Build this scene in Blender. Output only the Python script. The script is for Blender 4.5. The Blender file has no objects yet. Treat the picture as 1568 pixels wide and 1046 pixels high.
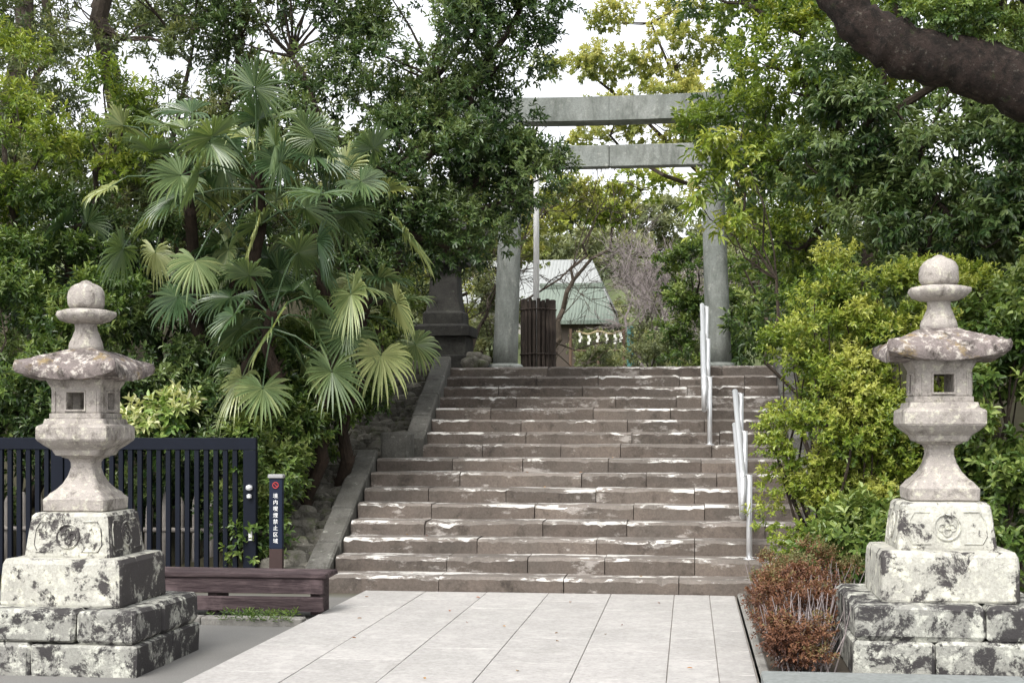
import bpy, math, random, time
import numpy as np
from mathutils import Vector
T0=time.time()
rng=np.random.default_rng(11); random.seed(11)
SC=bpy.context.scene
def nrm(a): return a/(np.linalg.norm(a,axis=-1,keepdims=True)+1e-9)
# ---------------------------------------------------------------- mesh builder
class MB:
    def __init__(s): s.v=[];s.f=[];s.n=0
    def add(s,v,f,mat=0,shade=.5):
        v=np.asarray(v,float).reshape(-1,3); f=np.asarray(f,int)
        if len(f)==0: return
        sh=np.broadcast_to(np.asarray(shade,float),(len(f),)).copy()
        s.v.append(v); s.f.append((f+s.n,mat,sh)); s.n+=len(v)
    def build(s,name,mats,smooth=False,parent=None):
        me=bpy.data.meshes.new(name)
        V=np.concatenate(s.v); me.vertices.add(len(V)); me.vertices.foreach_set('co',V.ravel())
        loops=np.concatenate([f.ravel() for f,_,_ in s.f])
        tot=np.concatenate([np.full(len(f),f.shape[1]) for f,_,_ in s.f])
        mi=np.concatenate([np.broadcast_to(m,(len(f),)) for f,m,_ in s.f]); sh=np.concatenate([x for _,_,x in s.f])
        me.loops.add(len(loops)); me.loops.foreach_set('vertex_index',loops.astype(np.int32))
        me.polygons.add(len(tot)); me.polygons.foreach_set('loop_start',np.concatenate([[0],np.cumsum(tot)[:-1]]).astype(np.int32))
        try: me.polygons.foreach_set('loop_total',tot.astype(np.int32))
        except Exception: pass
        me.polygons.foreach_set('material_index',mi.astype(np.int32))
        me.polygons.foreach_set('use_smooth',np.full(len(tot),smooth))
        me.update(calc_edges=True)
        a=me.attributes.new('shade','FLOAT','FACE'); a.data.foreach_set('value',sh.astype(np.float32))
        for m in mats: me.materials.append(m)
        o=bpy.data.objects.new(name,me); SC.collection.objects.link(o)
        if parent: o.parent=parent
        return o
def empty(name):
    o=bpy.data.objects.new(name,None); SC.collection.objects.link(o); return o
def box(mb,lo,hi,mat=0,shade=.5,bev=.0,jit=0):
    lo=np.array(lo,float);hi=np.array(hi,float)
    if bev<=0:
        v=[[ (lo,hi)[(i>>a)&1][a] for a in range(3)] for i in range(8)]
        f=[[0,2,3,1],[4,5,7,6],[0,1,5,4],[2,6,7,3],[0,4,6,2],[1,3,7,5]]
        mb.add(v,f,mat,shade);return
    v=[];idx={}
    for i in range(8):
        s=[(i>>a)&1 for a in range(3)]
        for a in range(3):
            p=[(lo[b]+bev if s[b]==0 else hi[b]-bev) for b in range(3)]
            p[a]=lo[a] if s[a]==0 else hi[a]
            p=[q+random.uniform(-jit,jit) for q in p]
            idx[(i,a)]=len(v); v.append(p)
    F4=[];F3=[]
    for a in range(3):
        b,c=(a+1)%3,(a+2)%3
        for s in (0,1):
            q=[]
            for (sb,sc) in ((0,0),(1,0),(1,1),(0,1)):
                i=(s<<a)|(sb<<b)|(sc<<c); q.append(idx[(i,a)])
            F4.append(q if s else q[::-1])
        for sb in (0,1):
            for sc in (0,1):
                i0=(sb<<b)|(sc<<c); i1=i0|(1<<a)
                q=[idx[(i0,b)],idx[(i1,b)],idx[(i1,c)],idx[(i0,c)]]
                F4.append(q if (sb^sc) else q[::-1])
    for i in range(8):
        q=[idx[(i,0)],idx[(i,1)],idx[(i,2)]]
        F3.append(q if bin(i).count('1')%2 else q[::-1])
    n=mb.n
    mb.add(v,F4,mat,shade)
    mb.f.append((np.array(F3)+n,mat,np.full(8,float(np.mean(shade)))))
def tube(mb,pts,rad,sides=8,mat=0,shade=.5,cap=True):
    P=np.array(pts,float); n=len(P); rad=np.broadcast_to(np.asarray(rad,float),(n,))
    T=nrm(np.gradient(P,axis=0)); ref=np.array([0,0,1.]) if abs(T[0,2])<.9 else np.array([1.,0,0])
    U=nrm(np.cross(T,ref)); 
    for i in range(1,n):
        u=U[i-1]-T[i]*np.dot(U[i-1],T[i]); U[i]=u/(np.linalg.norm(u)+1e-9)
    W=np.cross(T,U); a=np.arange(sides)*2*math.pi/sides
    V=P[:,None]+rad[:,None,None]*(np.cos(a)[None,:,None]*U[:,None]+np.sin(a)[None,:,None]*W[:,None])
    f=[]
    for i in range(n-1):
        for j in range(sides):
            k=(j+1)%sides; f.append([i*sides+j,i*sides+k,(i+1)*sides+k,(i+1)*sides+j])
    b=mb.n; mb.add(V,f,mat,shade)
    if cap:
        mb.f.append((np.array([[b+(n-1)*sides+j for j in range(sides)]]),mat,np.array([float(np.mean(shade))])))
        mb.f.append((np.array([[b+j for j in range(sides)][::-1]]),mat,np.array([float(np.mean(shade))])))
def lathe(mb,c,prof,sides=20,mat=0,shade=.5,fn=None):
    a=np.arange(sides)*2*math.pi/sides; V=[]
    for r,z in prof:
        rr=r*(np.ones(sides) if fn is None else fn(a,z))
        V.append(np.stack([c[0]+rr*np.cos(a),c[1]+rr*np.sin(a),np.full(sides,c[2]+z)],1))
    n=len(prof); f=[[i*sides+j,i*sides+(j+1)%sides,(i+1)*sides+(j+1)%sides,(i+1)*sides+j] for i in range(n-1) for j in range(sides)]
    b=mb.n; mb.add(np.array(V),f,mat,shade)
    mb.f.append((np.array([[b+(n-1)*sides+j for j in range(sides)]]),mat,np.array([.5])))
    mb.f.append((np.array([[b+j for j in range(sides)][::-1]]),mat,np.array([.5])))
def sqlathe(mb,c,prof,rc=.02,mat=0,shade=.5,wob=0.):
    K=5
    def ring(h):
        p=[]; r=min(rc,h*.4)
        for k,(sx,sy) in enumerate(((1,1),(-1,1),(-1,-1),(1,-1))):
            for t in (0,.5,1):
                an=k*math.pi/2+t*math.pi/2
                p.append((sx*(h-r)+r*math.cos(an),sy*(h-r)+r*math.sin(an)))
            nx=((-1,1),(-1,-1),(1,-1),(1,1))[k]; an=(k+1)*math.pi/2
            a=p[-1]; b=(nx[0]*(h-r)+r*math.cos(an),nx[1]*(h-r)+r*math.sin(an))
            for q in range(1,K): p.append((a[0]+(b[0]-a[0])*q/K,a[1]+(b[1]-a[1])*q/K))
        return p
    V=[];S=4*(3+K-1)
    for h,z in prof: V+= [(c[0]+x*(1+random.uniform(-wob,wob)),c[1]+y*(1+random.uniform(-wob,wob)),c[2]+z+random.uniform(-wob,wob)*.25) for x,y in ring(h)]
    n=len(prof); f=[[i*S+j,i*S+(j+1)%S,(i+1)*S+(j+1)%S,(i+1)*S+j] for i in range(n-1) for j in range(S)]
    b=mb.n; mb.add(V,f,mat,shade)
    mb.f.append((np.array([[b+(n-1)*S+j for j in range(S)]]),mat,np.array([.5])))
    mb.f.append((np.array([[b+j for j in range(S)][::-1]]),mat,np.array([.5])))
def rock(mb,c,r,mat=0,shade=.5,nu=9,nv=6):
    ph=rng.uniform(0,6.28,6); V=[]
    for i in range(nv+1):
        th=math.pi*i/nv
        for j in range(nu):
            a=2*math.pi*j/nu; d=np.array([math.sin(th)*math.cos(a),math.sin(th)*math.sin(a),math.cos(th)])
            k=1+.13*math.sin(3*d[0]+ph[0])+.12*math.sin(4*d[1]+ph[1])+.1*math.sin(3.5*d[2]+ph[2])
            V.append(np.array(c)+np.sign(d)*np.abs(d)**.75*k*np.array(r))
    f=[[i*nu+j,(i+1)*nu+j,(i+1)*nu+(j+1)%nu,i*nu+(j+1)%nu] for i in range(nv) for j in range(nu)]
    mb.add(V,f,mat,shade)
# ---------------------------------------------------------------- materials
class NT:
    def __init__(s,name):
        s.m=bpy.data.materials.new(name); s.m.use_nodes=True; s.t=s.m.node_tree; s.t.nodes.clear()
        s.out=s.n('ShaderNodeOutputMaterial'); s.co=s.n('ShaderNodeTexCoord').outputs['Object']
    def n(s,t): return s.t.nodes.new(t)
    def l(s,a,b): s.t.links.new(a,b)
    def noise(s,sc,det=6,ro=.6,vec=None,dist=0):
        x=s.n('ShaderNodeTexNoise'); x.inputs['Scale'].default_value=sc; x.inputs['Detail'].default_value=det
        x.inputs['Roughness'].default_value=ro; x.inputs['Distortion'].default_value=dist; s.l(vec or s.co,x.inputs['Vector']); return x.outputs['Fac']
    def map(s,scale,loc=(0,0,0)):
        x=s.n('ShaderNodeMapping'); x.inputs['Scale'].default_value=scale; x.inputs['Location'].default_value=loc; s.l(s.co,x.inputs['Vector']); return x.outputs[0]
    def ramp(s,f,stops):
        x=s.n('ShaderNodeValToRGB'); s.l(f,x.inputs[0]); e=x.color_ramp.elements
        while len(e)<len(stops): e.new(.5)
        for k,(p,c) in enumerate(stops):
            e[k].position=p; e[k].color=tuple(c)[:3]+(1,) if hasattr(c,'__len__') else (c,c,c,1)
        return x.outputs[0]
    def mix(s,f,a,b,mode='MIX'):
        x=s.n('ShaderNodeMix'); x.data_type='RGBA'; x.blend_type=mode
        for sock,val in ((x.inputs[0],f),(x.inputs[6],a),(x.inputs[7],b)):
            if isinstance(val,(int,float)): sock.default_value=val if sock.type=='VALUE' else (val,val,val,1)
            elif isinstance(val,tuple): sock.default_value=val+(1,)
            else: s.l(val,sock)
        return x.outputs[2]
    def math(s,op,a,b):
        x=s.n('ShaderNodeMath'); x.operation=op
        for k,v in enumerate((a,b)):
            if isinstance(v,(int,float)): x.inputs[k].default_value=v
            else: s.l(v,x.inputs[k])
        return x.outputs[0]
    def attr(s,nm='shade'):
        x=s.n('ShaderNodeAttribute'); x.attribute_name=nm; return x.outputs['Fac']
    def bump(s,h,st=.3,d=.01):
        x=s.n('ShaderNodeBump'); x.inputs['Strength'].default_value=st; x.inputs['Distance'].default_value=d; s.l(h,x.inputs['Height']); return x.outputs[0]
    def bsdf(s,col,rough=.8,bump=None,metal=0,spec=.5):
        b=s.n('ShaderNodeBsdfPrincipled')
        if isinstance(col,tuple): b.inputs['Base Color'].default_value=col+(1,)
        else: s.l(col,b.inputs['Base Color'])
        if isinstance(rough,(int,float)): b.inputs['Roughness'].default_value=rough
        else: s.l(rough,b.inputs['Roughness'])
        b.inputs['Metallic'].default_value=metal; b.inputs['Specular IOR Level'].default_value=spec
        if bump: s.l(bump,b.inputs['Normal'])
        s.l(b.outputs[0],s.out.inputs[0]); return b
def stone(name,c1,c2,dark,lo,hi,sc=5.,lichen=None,lic=(.6,.66),rough=.88,bd=.008,shadeamt=.0,streak=False,moss=None,mo=(.56,.68),side=0.,licmap=(1,1,1),licsc=2.3):
    s=NT(name)
    base=s.mix(s.ramp(s.noise(sc*.35,5,.6),[(.35,0),(.65,1)]),c1,c2)
    fine=s.noise(sc*12,5,.75)
    base=s.mix(.6,base,s.mix(1.,base,s.ramp(fine,[(.25,.3),(.7,1.)]),'MULTIPLY'))
    if moss: base=s.mix(s.ramp(s.noise(sc*.9,8,.7,vec=s.map((1,1,1),(3,7,1))),[(mo[0],0),(mo[1],.7)]),base,moss)
    if lichen:
        ln=s.noise(sc*licsc,8,.72,vec=s.map(licmap,(9,4,3)))
        base=s.mix(s.ramp(ln,[(lic[0],0),(lic[1],.85)]),base,lichen)
    dn=s.noise(sc,10,.78,vec=s.map((1,1,.35)) if streak else None,dist=.3)
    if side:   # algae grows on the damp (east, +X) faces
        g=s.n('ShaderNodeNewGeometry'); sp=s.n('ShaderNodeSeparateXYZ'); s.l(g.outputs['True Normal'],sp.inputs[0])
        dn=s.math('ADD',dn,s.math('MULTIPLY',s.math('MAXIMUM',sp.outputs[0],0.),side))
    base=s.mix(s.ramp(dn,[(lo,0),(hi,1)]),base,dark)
    if shadeamt:
        base=s.mix(1.,base,s.ramp(s.attr(),[(0,1-shadeamt),(1,1.)]),'MULTIPLY')
    h=s.math('ADD',s.noise(sc*2,8,.7),s.math('MULTIPLY',fine,.5))
    s.bsdf(base,rough,s.bump(h,.8,bd),spec=.2); return s.m
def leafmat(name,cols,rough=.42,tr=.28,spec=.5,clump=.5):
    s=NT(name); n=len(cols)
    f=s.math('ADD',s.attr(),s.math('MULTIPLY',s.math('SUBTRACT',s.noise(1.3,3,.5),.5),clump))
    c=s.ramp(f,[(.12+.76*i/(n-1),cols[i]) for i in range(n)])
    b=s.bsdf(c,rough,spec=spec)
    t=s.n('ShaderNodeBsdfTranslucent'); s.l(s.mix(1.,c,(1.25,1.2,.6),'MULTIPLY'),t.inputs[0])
    m=s.n('ShaderNodeMixShader'); m.inputs[0].default_value=tr; s.l(b.outputs[0],m.inputs[1]); s.l(t.outputs[0],m.inputs[2]); s.l(m.outputs[0],s.out.inputs[0])
    return s.m
def plain(name,c,rough=.5,metal=0,var=.25,sc=8.,bd=.003,spec=.5):
    s=NT(name); f=s.noise(sc,6,.65)
    col=s.mix(f,tuple(x*(1-var) for x in c),tuple(min(1,x*(1+var)) for x in c))
    s.bsdf(col,rough,s.bump(f,.3,bd),metal,spec); return s.m
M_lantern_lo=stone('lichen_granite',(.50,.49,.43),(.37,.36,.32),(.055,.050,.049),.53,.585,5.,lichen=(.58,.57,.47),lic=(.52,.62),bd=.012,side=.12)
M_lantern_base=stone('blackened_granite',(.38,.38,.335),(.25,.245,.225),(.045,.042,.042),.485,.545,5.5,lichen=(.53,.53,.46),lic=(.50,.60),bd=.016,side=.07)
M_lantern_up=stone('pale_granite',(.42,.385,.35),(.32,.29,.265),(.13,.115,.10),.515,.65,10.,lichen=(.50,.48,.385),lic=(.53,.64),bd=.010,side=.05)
M_lantern_roof=stone('roof_granite',(.25,.21,.20),(.17,.145,.135),(.045,.038,.033),.50,.62,7.,lichen=(.50,.46,.41),lic=(.51,.60),moss=(.26,.18,.05),mo=(.56,.66),bd=.014)
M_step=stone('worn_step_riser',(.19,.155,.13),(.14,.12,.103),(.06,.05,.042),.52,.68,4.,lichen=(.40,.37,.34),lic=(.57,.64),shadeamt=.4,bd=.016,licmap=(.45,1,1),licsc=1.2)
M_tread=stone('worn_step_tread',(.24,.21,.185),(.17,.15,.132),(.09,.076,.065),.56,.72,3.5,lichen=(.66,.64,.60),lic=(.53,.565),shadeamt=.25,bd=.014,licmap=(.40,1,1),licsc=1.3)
M_string=stone('stringer_stone',(.16,.155,.14),(.11,.105,.092),(.045,.043,.036),.5,.68,4.,lichen=(.27,.27,.24),lic=(.58,.68),bd=.014)
M_torii=stone('torii_stone',(.35,.365,.34),(.25,.27,.25),(.12,.13,.115),.45,.66,3.5,lichen=(.47,.48,.43),lic=(.57,.69),streak=True,bd=.014)
M_rub=stone('rubble_stone',(.24,.225,.19),(.165,.155,.13),(.055,.052,.04),.48,.62,6.,lichen=(.38,.37,.32),lic=(.57,.67),shadeamt=.5,moss=(.07,.085,.03),mo=(.53,.62))
M_darkst=stone('dark_old_stone',(.07,.068,.06),(.045,.043,.04),(.02,.02,.018),.45,.65,5.,lichen=(.16,.16,.13),lic=(.60,.70))
M_pave=stone('paving_slab_stone',(.46,.44,.42),(.41,.395,.375),(.29,.275,.255),.54,.80,2.5,shadeamt=.12,rough=.7,bd=.002,lichen=(.51,.49,.465),lic=(.5,.8))
M_slab=stone('grey_granite_slab',(.25,.265,.26),(.21,.225,.215),(.15,.15,.14),.55,.8,2.,lichen=(.32,.32,.30),lic=(.62,.75),rough=.75,bd=.003)
M_kerb=stone('kerb_concrete',(.30,.29,.265),(.22,.21,.19),(.10,.09,.08),.52,.7,5.)
M_joint=plain('joint_mortar',(.2,.185,.165),.9)
def woodmat(name,c1,c2,ax=(1.2,14,14)):
    s=NT(name); g=s.noise(3,8,.7,vec=s.map(ax),dist=.6)
    col=s.mix(s.ramp(g,[(.35,0),(.65,1)]),c1,c2)
    col=s.mix(s.ramp(s.noise(2.5,5,.6),[(.5,0),(.7,.6)]),col,tuple(min(1,x*2.4) for x in c2))
    s.bsdf(col,.85,s.bump(g,.9,.012),spec=.2); return s.m
M_wood=woodmat('weathered_bench_wood',(.022,.014,.016),(.075,.055,.056))
M_wood2=woodmat('dark_slat_wood',(.02,.016,.013),(.055,.043,.036),(14,14,1.2))
M_steel=plain('brushed_steel',(.70,.71,.72),.38,.6,.08)
M_navy=plain('navy_painted_metal',(.004,.006,.012),.6,.0,.3,spec=.15)
M_white=plain('white_paint',(.78,.78,.77),.5,0,.05)
M_paper=plain('paper_white',(.55,.54,.50),.8,0,.05)
M_red=plain('red_paint',(.35,.03,.03),.5)
M_brown=plain('brown_post_paint',(.04,.025,.023),.6,spec=.2)
M_teal=plain('teal_paint',(.05,.14,.13),.5)
M_bark=stone('tree_bark',(.085,.066,.05),(.055,.043,.033),(.022,.018,.014),.45,.65,9.,lichen=(.18,.18,.145),lic=(.6,.7),streak=True,bd=.02)
M_barkg=stone('grey_bark',(.33,.285,.28),(.24,.205,.20),(.12,.10,.095),.5,.7,8.,streak=True)
M_bigbark=stone('rough_camphor_bark',(.060,.041,.033),(.036,.026,.022),(.012,.010,.008),.45,.6,11.,lichen=(.15,.135,.11),lic=(.57,.66),bd=.06,moss=(.04,.06,.018),mo=(.6,.7))
M_palmbark=stone('palm_fibre',(.055,.038,.027),(.035,.025,.018),(.015,.011,.008),.45,.65,14.,bd=.02,streak=True)
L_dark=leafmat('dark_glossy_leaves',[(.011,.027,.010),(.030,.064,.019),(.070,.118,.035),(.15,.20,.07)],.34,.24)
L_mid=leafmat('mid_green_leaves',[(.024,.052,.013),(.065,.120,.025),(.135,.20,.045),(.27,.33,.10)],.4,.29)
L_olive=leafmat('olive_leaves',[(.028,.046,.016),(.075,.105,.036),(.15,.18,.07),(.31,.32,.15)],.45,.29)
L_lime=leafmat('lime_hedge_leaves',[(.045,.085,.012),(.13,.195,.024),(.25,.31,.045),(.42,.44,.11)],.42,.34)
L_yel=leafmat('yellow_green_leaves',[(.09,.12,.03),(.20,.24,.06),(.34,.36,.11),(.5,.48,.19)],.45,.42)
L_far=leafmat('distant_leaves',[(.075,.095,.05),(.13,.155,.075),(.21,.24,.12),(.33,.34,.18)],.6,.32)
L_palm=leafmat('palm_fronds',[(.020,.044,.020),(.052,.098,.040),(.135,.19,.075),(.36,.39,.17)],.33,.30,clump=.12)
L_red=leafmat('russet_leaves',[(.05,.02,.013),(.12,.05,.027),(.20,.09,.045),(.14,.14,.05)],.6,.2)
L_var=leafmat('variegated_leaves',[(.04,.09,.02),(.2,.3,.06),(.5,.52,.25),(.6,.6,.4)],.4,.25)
# ---------------------------------------------------------------- foliage
def sphere(n):
    return nrm(rng.normal(size=(n,3)))
def sprigs(mb,C,A,L,ll,lw,tw,mat,base,droop=.15,alpha=(75,30)):
    M=len(C)
    if M==0: return
    A=nrm(A); ref=np.where(np.abs(A[:,2:3])<.9,np.array([[0,0,1.]]),np.array([[1.,0,0]]))
    U=nrm(np.cross(A,ref)); W=np.cross(A,U)
    j=np.arange(L)[None,:]; t=(j+.5)/L+rng.uniform(-.06,.06,(M,L))
    ph=j*2.4+rng.uniform(0,6.28,(M,1))+rng.uniform(-.4,.4,(M,L))
    al=np.radians(alpha[0]+(alpha[1]-alpha[0])*t+rng.uniform(-14,14,(M,L)))
    R=np.cos(ph)[...,None]*U[:,None]+np.sin(ph)[...,None]*W[:,None]
    twl=tw*rng.uniform(.6,1.3,(M,1,1))
    P=C[:,None]+A[:,None]*twl*t[...,None]
    Dv=A[:,None]*np.cos(al)[...,None]+R*np.sin(al)[...,None]; Dv[...,2]-=droop*rng.uniform(.3,1.6,(M,L)); Dv=nrm(Dv)
    Nn=A[:,None]*.8+np.array([0,0,.5])+rng.normal(size=(M,L,3))*.25; Nn=nrm(Nn-Dv*np.sum(Nn*Dv,-1,keepdims=True))
    S=np.cross(Dv,Nn); l=ll*rng.uniform(.65,1.2,(M,L))[...,None]; w=lw*rng.uniform(.75,1.15,(M,L))[...,None]*.5
    fo=w*.45
    v=np.stack([P,P+Dv*l*.28+S*w*.85+Nn*fo,P+Dv*l*.66+S*w*.9+Nn*fo*.7,P+Dv*l-Nn*l*.12,P+Dv*l*.66-S*w*.9+Nn*fo*.7,P+Dv*l*.28-S*w*.85+Nn*fo],2).reshape(-1,3)
    k=np.arange(M*L)[:,None]*6
    f=np.stack([k+np.array([[0,1,2,3]]),k+np.array([[0,3,4,5]])],1).reshape(-1,4)
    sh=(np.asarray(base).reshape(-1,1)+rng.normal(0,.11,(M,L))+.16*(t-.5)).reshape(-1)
    mb.add(v,f,mat,np.repeat(sh,2))
def crown(mb,c,R,nsub=26,rsub=.35,nspr=26,L=10,ll=.075,lw=.032,tw=.12,mat=1,base=.45,droop=.15,up=.45,back=.45,root=None,brmat=0,flat=.75,inner=.4):
    c=np.array(c,float);R=np.array(R,float)*np.ones(3)
    d=sphere(nsub); keep=(d[:,1]<.3)|(rng.random(nsub)<back); d=d[keep]; n=len(d)
    ph=rng.uniform(0,6.28,3); lump=1+.14*np.sin(3*d[:,0]+ph[0])+.14*np.sin(4*d[:,2]+ph[1])
    rr=rng.uniform(inner,1.,n)**.6*lump
    S=c+d*R*rr[:,None]; rs=rsub*rng.uniform(.6,1.35,n)
    if root is not None:
        for k in rng.permutation(n)[:max(4,n//3)]:
            r0=np.array(root,float); m=(r0+S[k])/2+rng.normal(size=3)*.12*np.linalg.norm(S[k]-r0)*.5; m[2]-=.05
            tube(mb,[r0,(r0*.5+m*.5)+rng.normal(size=3)*.03,m,(m+S[k])/2+rng.normal(size=3)*.05,S[k]],[.024,.018,.013,.009,.005],5,brmat,cap=False)
    sb=np.repeat(np.arange(n),nspr); d2=sphere(len(sb)); d2[:,2]=np.where(rng.random(len(sb))<.4,np.abs(d2[:,2]),d2[:,2])
    C=S[sb]+d2*np.array([1,1,flat])*(rs[sb]*rng.uniform(.35,1.,len(sb)))[:,None]
    A=nrm(d2+.5*d[sb]+np.array([0,0,up])+rng.normal(size=(len(sb),3))*.3)
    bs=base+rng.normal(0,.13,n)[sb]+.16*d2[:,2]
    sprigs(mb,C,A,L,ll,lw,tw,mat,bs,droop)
def limb(p0,p1,n=6,w=.1):
    p0=np.array(p0,float);p1=np.array(p1,float);t=np.linspace(0,1,n)[:,None]
    q=p0+(p1-p0)*t; q[1:-1]+=rng.normal(size=(n-2,3))*w*np.linalg.norm(p1-p0)*np.array([1,1,.4]); return q
def tree(name,foot,fork,crowns,trunk_r=.12,leaf=L_dark,bark=M_bark,**kw):
    mb=MB(); foot=np.array(foot,float); fork=np.array(fork,float)
    q=limb(foot,fork,7,.035); tube(mb,q,np.linspace(trunk_r*1.25,trunk_r*.7,7),10,0)
    for (c,R,ns) in crowns:
        e=np.array(c,float); e[2]-=R[2]*.45
        q=limb(fork,e,6,.07); tube(mb,q,np.linspace(trunk_r*.6,.03,6),7,0,cap=False)
        crown(mb,c,R,ns,root=e,**kw)
    return mb.build(name,[bark,leaf])
# ---------------------------------------------------------------- terrain
def sm(t): t=np.clip(t,0,1); return t*t*(3-2*t)
def stair(y): 
    return np.interp(y,[13.0,13.3,16.0,16.8,19.6,19.8],[-.02,.0,.98,1.05,2.2,2.385])
def H(x,y):
    far=np.clip(y-24,0,40)*.05+np.clip(y-68,0,50)*.25
    mid=stair(y)+far
    lft=np.clip((y-14.3)*.5,0,3.6)+far
    rgt=np.clip((y-13.6)*.5,0,3.2)+far
    wl=sm((-4.5-x)/1.5); wr=sm((x-1.2)/.8)
    z=mid*(1-wl)*(1-wr)+lft*wl+rgt*wr
    return z-.012
xs=np.concatenate([[-900,-400,-150,-70,-40,-25,-18],np.arange(-14,8,.3),[10,14,20,35,70,150,400,900]])
ys=np.concatenate([[-60,-20,-5,0,5,8],np.arange(10,27,.25),[28,31,35,40,46,53,62,70,80,95,125,200,500,1500]])
X,Y=np.meshgrid(xs,ys); Z=H(X,Y); Z+=np.where((Y>14.5)&((X<-5)|(X>1.6)),.05*np.sin(X*2.3+Y)*np.cos(Y*1.7),0)
nx=len(xs); f=[[j*nx+i,j*nx+i+1,(j+1)*nx+i+1,(j+1)*nx+i] for j in range(len(ys)-1) for i in range(nx-1)]
s=NT('ground_asphalt_and_soil')
asp=s.mix(s.ramp(s.noise(90,3,.8),[(.3,.3),(.7,1)]),(.10,.097,.092),(.18,.176,.165))
asp=s.mix(s.ramp(s.noise(.9,5,.6),[(.4,0),(.7,.5)]),asp,(.10,.095,.087))
soil=s.mix(s.noise(7,6,.7),(.03,.028,.016),(.075,.068,.04))
grs=s.mix(s.noise(3,6,.7),(.05,.07,.025),(.13,.15,.06))
sep=s.n('ShaderNodeSeparateXYZ'); s.l(s.co,sep.inputs[0])
col=s.mix(s.ramp(s.math('SUBTRACT',sep.outputs[1],12.9),[(0,0),(.3,1)]),asp,soil)
col=s.mix(s.ramp(s.math('MULTIPLY',s.math('SUBTRACT',sep.outputs[1],22),.1),[(0,0),(.6,1)]),col,grs)
s.bsdf(col,.9,s.bump(s.noise(120,3,.7),.4,.003),spec=.25)
mb=MB(); mb.add(np.stack([X,Y,Z],-1),f); mb.build('ground',[s.m],smooth=True)
# ---------------------------------------------------------------- paving
mb=MB(); box(mb,(-3.05,-3,-.05),(.42,13.17,.004),1)
cols=[-3.04,-2.46,-1.88,-1.30,-.72,-.14,.18,.41]
for i in range(len(cols)-1):
    y=-3+(.55 if i%2 else 0)-.4
    while y<13.1:
        L=1.1 if i<5 else .95; y1=min(y+L,13.165)
        if y1-max(y,-3)>.05:
            box(mb,(cols[i]+.003,max(y,-3)+.003,-.03),(cols[i+1]-.003,y1-.003,.012+rng.uniform(0,.002)),0,rng.uniform(.0,1),bev=.002)
        y=y1
mb.build('paved_path',[M_pave,M_joint])
mb=MB(); x=-12.
while x<-3.1:
    box(mb,(x+.004,11.02,-.05),(min(x+.9,-3.06)-.004,11.16,.03),0,.5,bev=.01); x+=.9
mb.build('kerb',[M_kerb])
mb=MB(); lathe(mb,(-3.98,10.35,0),[(.0,.002),(.17,.004),(.175,.010),(.15,.011),(.145,.006),(0.01,.006)],24,0)
for k in range(-3,4): box(mb,(-4.1,10.34+k*.035,.006),(-3.86,10.35+k*.035,.012),0)
mb.build('drain_cover',[M_darkst])
mb=MB(); x=.42
while x<7:
    for y0,y1 in ((4.,6.2),(6.2,8.62)): box(mb,(x+.003,y0+.003,-.05),(x+1.497,y1-.003,.10),0,.5,bev=.008)
    x+=1.5
mb.build('raised_granite_pavement',[M_slab])
mb=MB(); box(mb,(.425,8.63,-.05),(7.,12.95,.045),1)
for y in np.arange(8.64,12.9,.85): box(mb,(.425,y,-.05),(.49,min(y+.84,12.95),.06),0,.5,bev=.012)
mb.build('planting_bed',[M_kerb,plain('bed_soil',(.05,.04,.028),.95,0,.4,20,.02)])
# ---------------------------------------------------------------- stairs
mb=MB()
for k in range(16):
    z=.15*(k+1); y=13.18+.4*k if k<8 else 16.8+.4*(k-8)
    xl=(-3.42-.02*k) if k<8 else (-3.18-.02*(k-8)); xr=1.15
    dep=.44 if k not in (7,15) else .45
    x=xl; 
    while x<xr-.01:
        w=rng.uniform(.7,1.4); x1=x+w
        if xr-x1<.4: x1=xr
        sh=rng.uniform(0,1); dy=rng.uniform(-.010,.010); dz=rng.uniform(-.008,.005); tl=rng.uniform(-.005,.005)
        nseg=max(2,int((x1-x)/.05)); n1=nseg+1; xx=np.linspace(x+.004,x1-.004,n1)
        rw=np.convolve(rng.normal(0,1,n1+12),np.ones(13)/13,'valid')
        chip=np.where(rng.random(n1)<.05,rng.uniform(.008,.03,n1),0)
        wz=np.abs(rw)*.009+chip*.4; wy=np.abs(rng.normal(0,.003,n1))+np.abs(rw)*.008; wc=.020+np.abs(rng.normal(0,.005,n1))+np.abs(rw)*.03+chip
        y0=y+dy; zt=z+dz+tl*np.linspace(-1,1,n1)
        prof=np.stack([np.stack([xx,y0+wy*0,np.full(n1,z-.19)],1),
                       np.stack([xx,y0+wy,zt-wc],1),np.stack([xx,y0+wy+wc*1.3,zt-wz],1),
                       np.stack([xx,np.full(n1,y0+dep),zt],1),
                       np.stack([xx,np.full(n1,y0+dep),np.full(n1,z-.19)],1)],0)
        f=np.array([[a*n1+i,a*n1+i+1,(a+1)*n1+i+1,(a+1)*n1+i] for a in range(4) for i in range(nseg)])
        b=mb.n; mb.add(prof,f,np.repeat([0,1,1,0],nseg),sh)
        mb.f.append((np.array([[b+a*n1 for a in range(5)][::-1],[b+a*n1+nseg for a in range(5)]]),0,np.array([sh,sh])))
        x=x1
    if k==7:
        for xx0 in np.arange(xl,xr,1.0): box(mb,(xx0,y+.45,z-.17),(min(xx0+.995,xr),16.9,z-.004),1,rng.uniform(.3,1),bev=.004)
    if k==15:
        for xx0 in np.arange(xl,xr,1.0):
            for yy in np.arange(y+.455,24,.9): box(mb,(xx0,yy,z-.17),(min(xx0+.995,xr),yy+.895,z-.004),1,rng.uniform(.3,1),bev=.004)
mb.build('stone_stairs',[M_step,M_tread])
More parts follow.
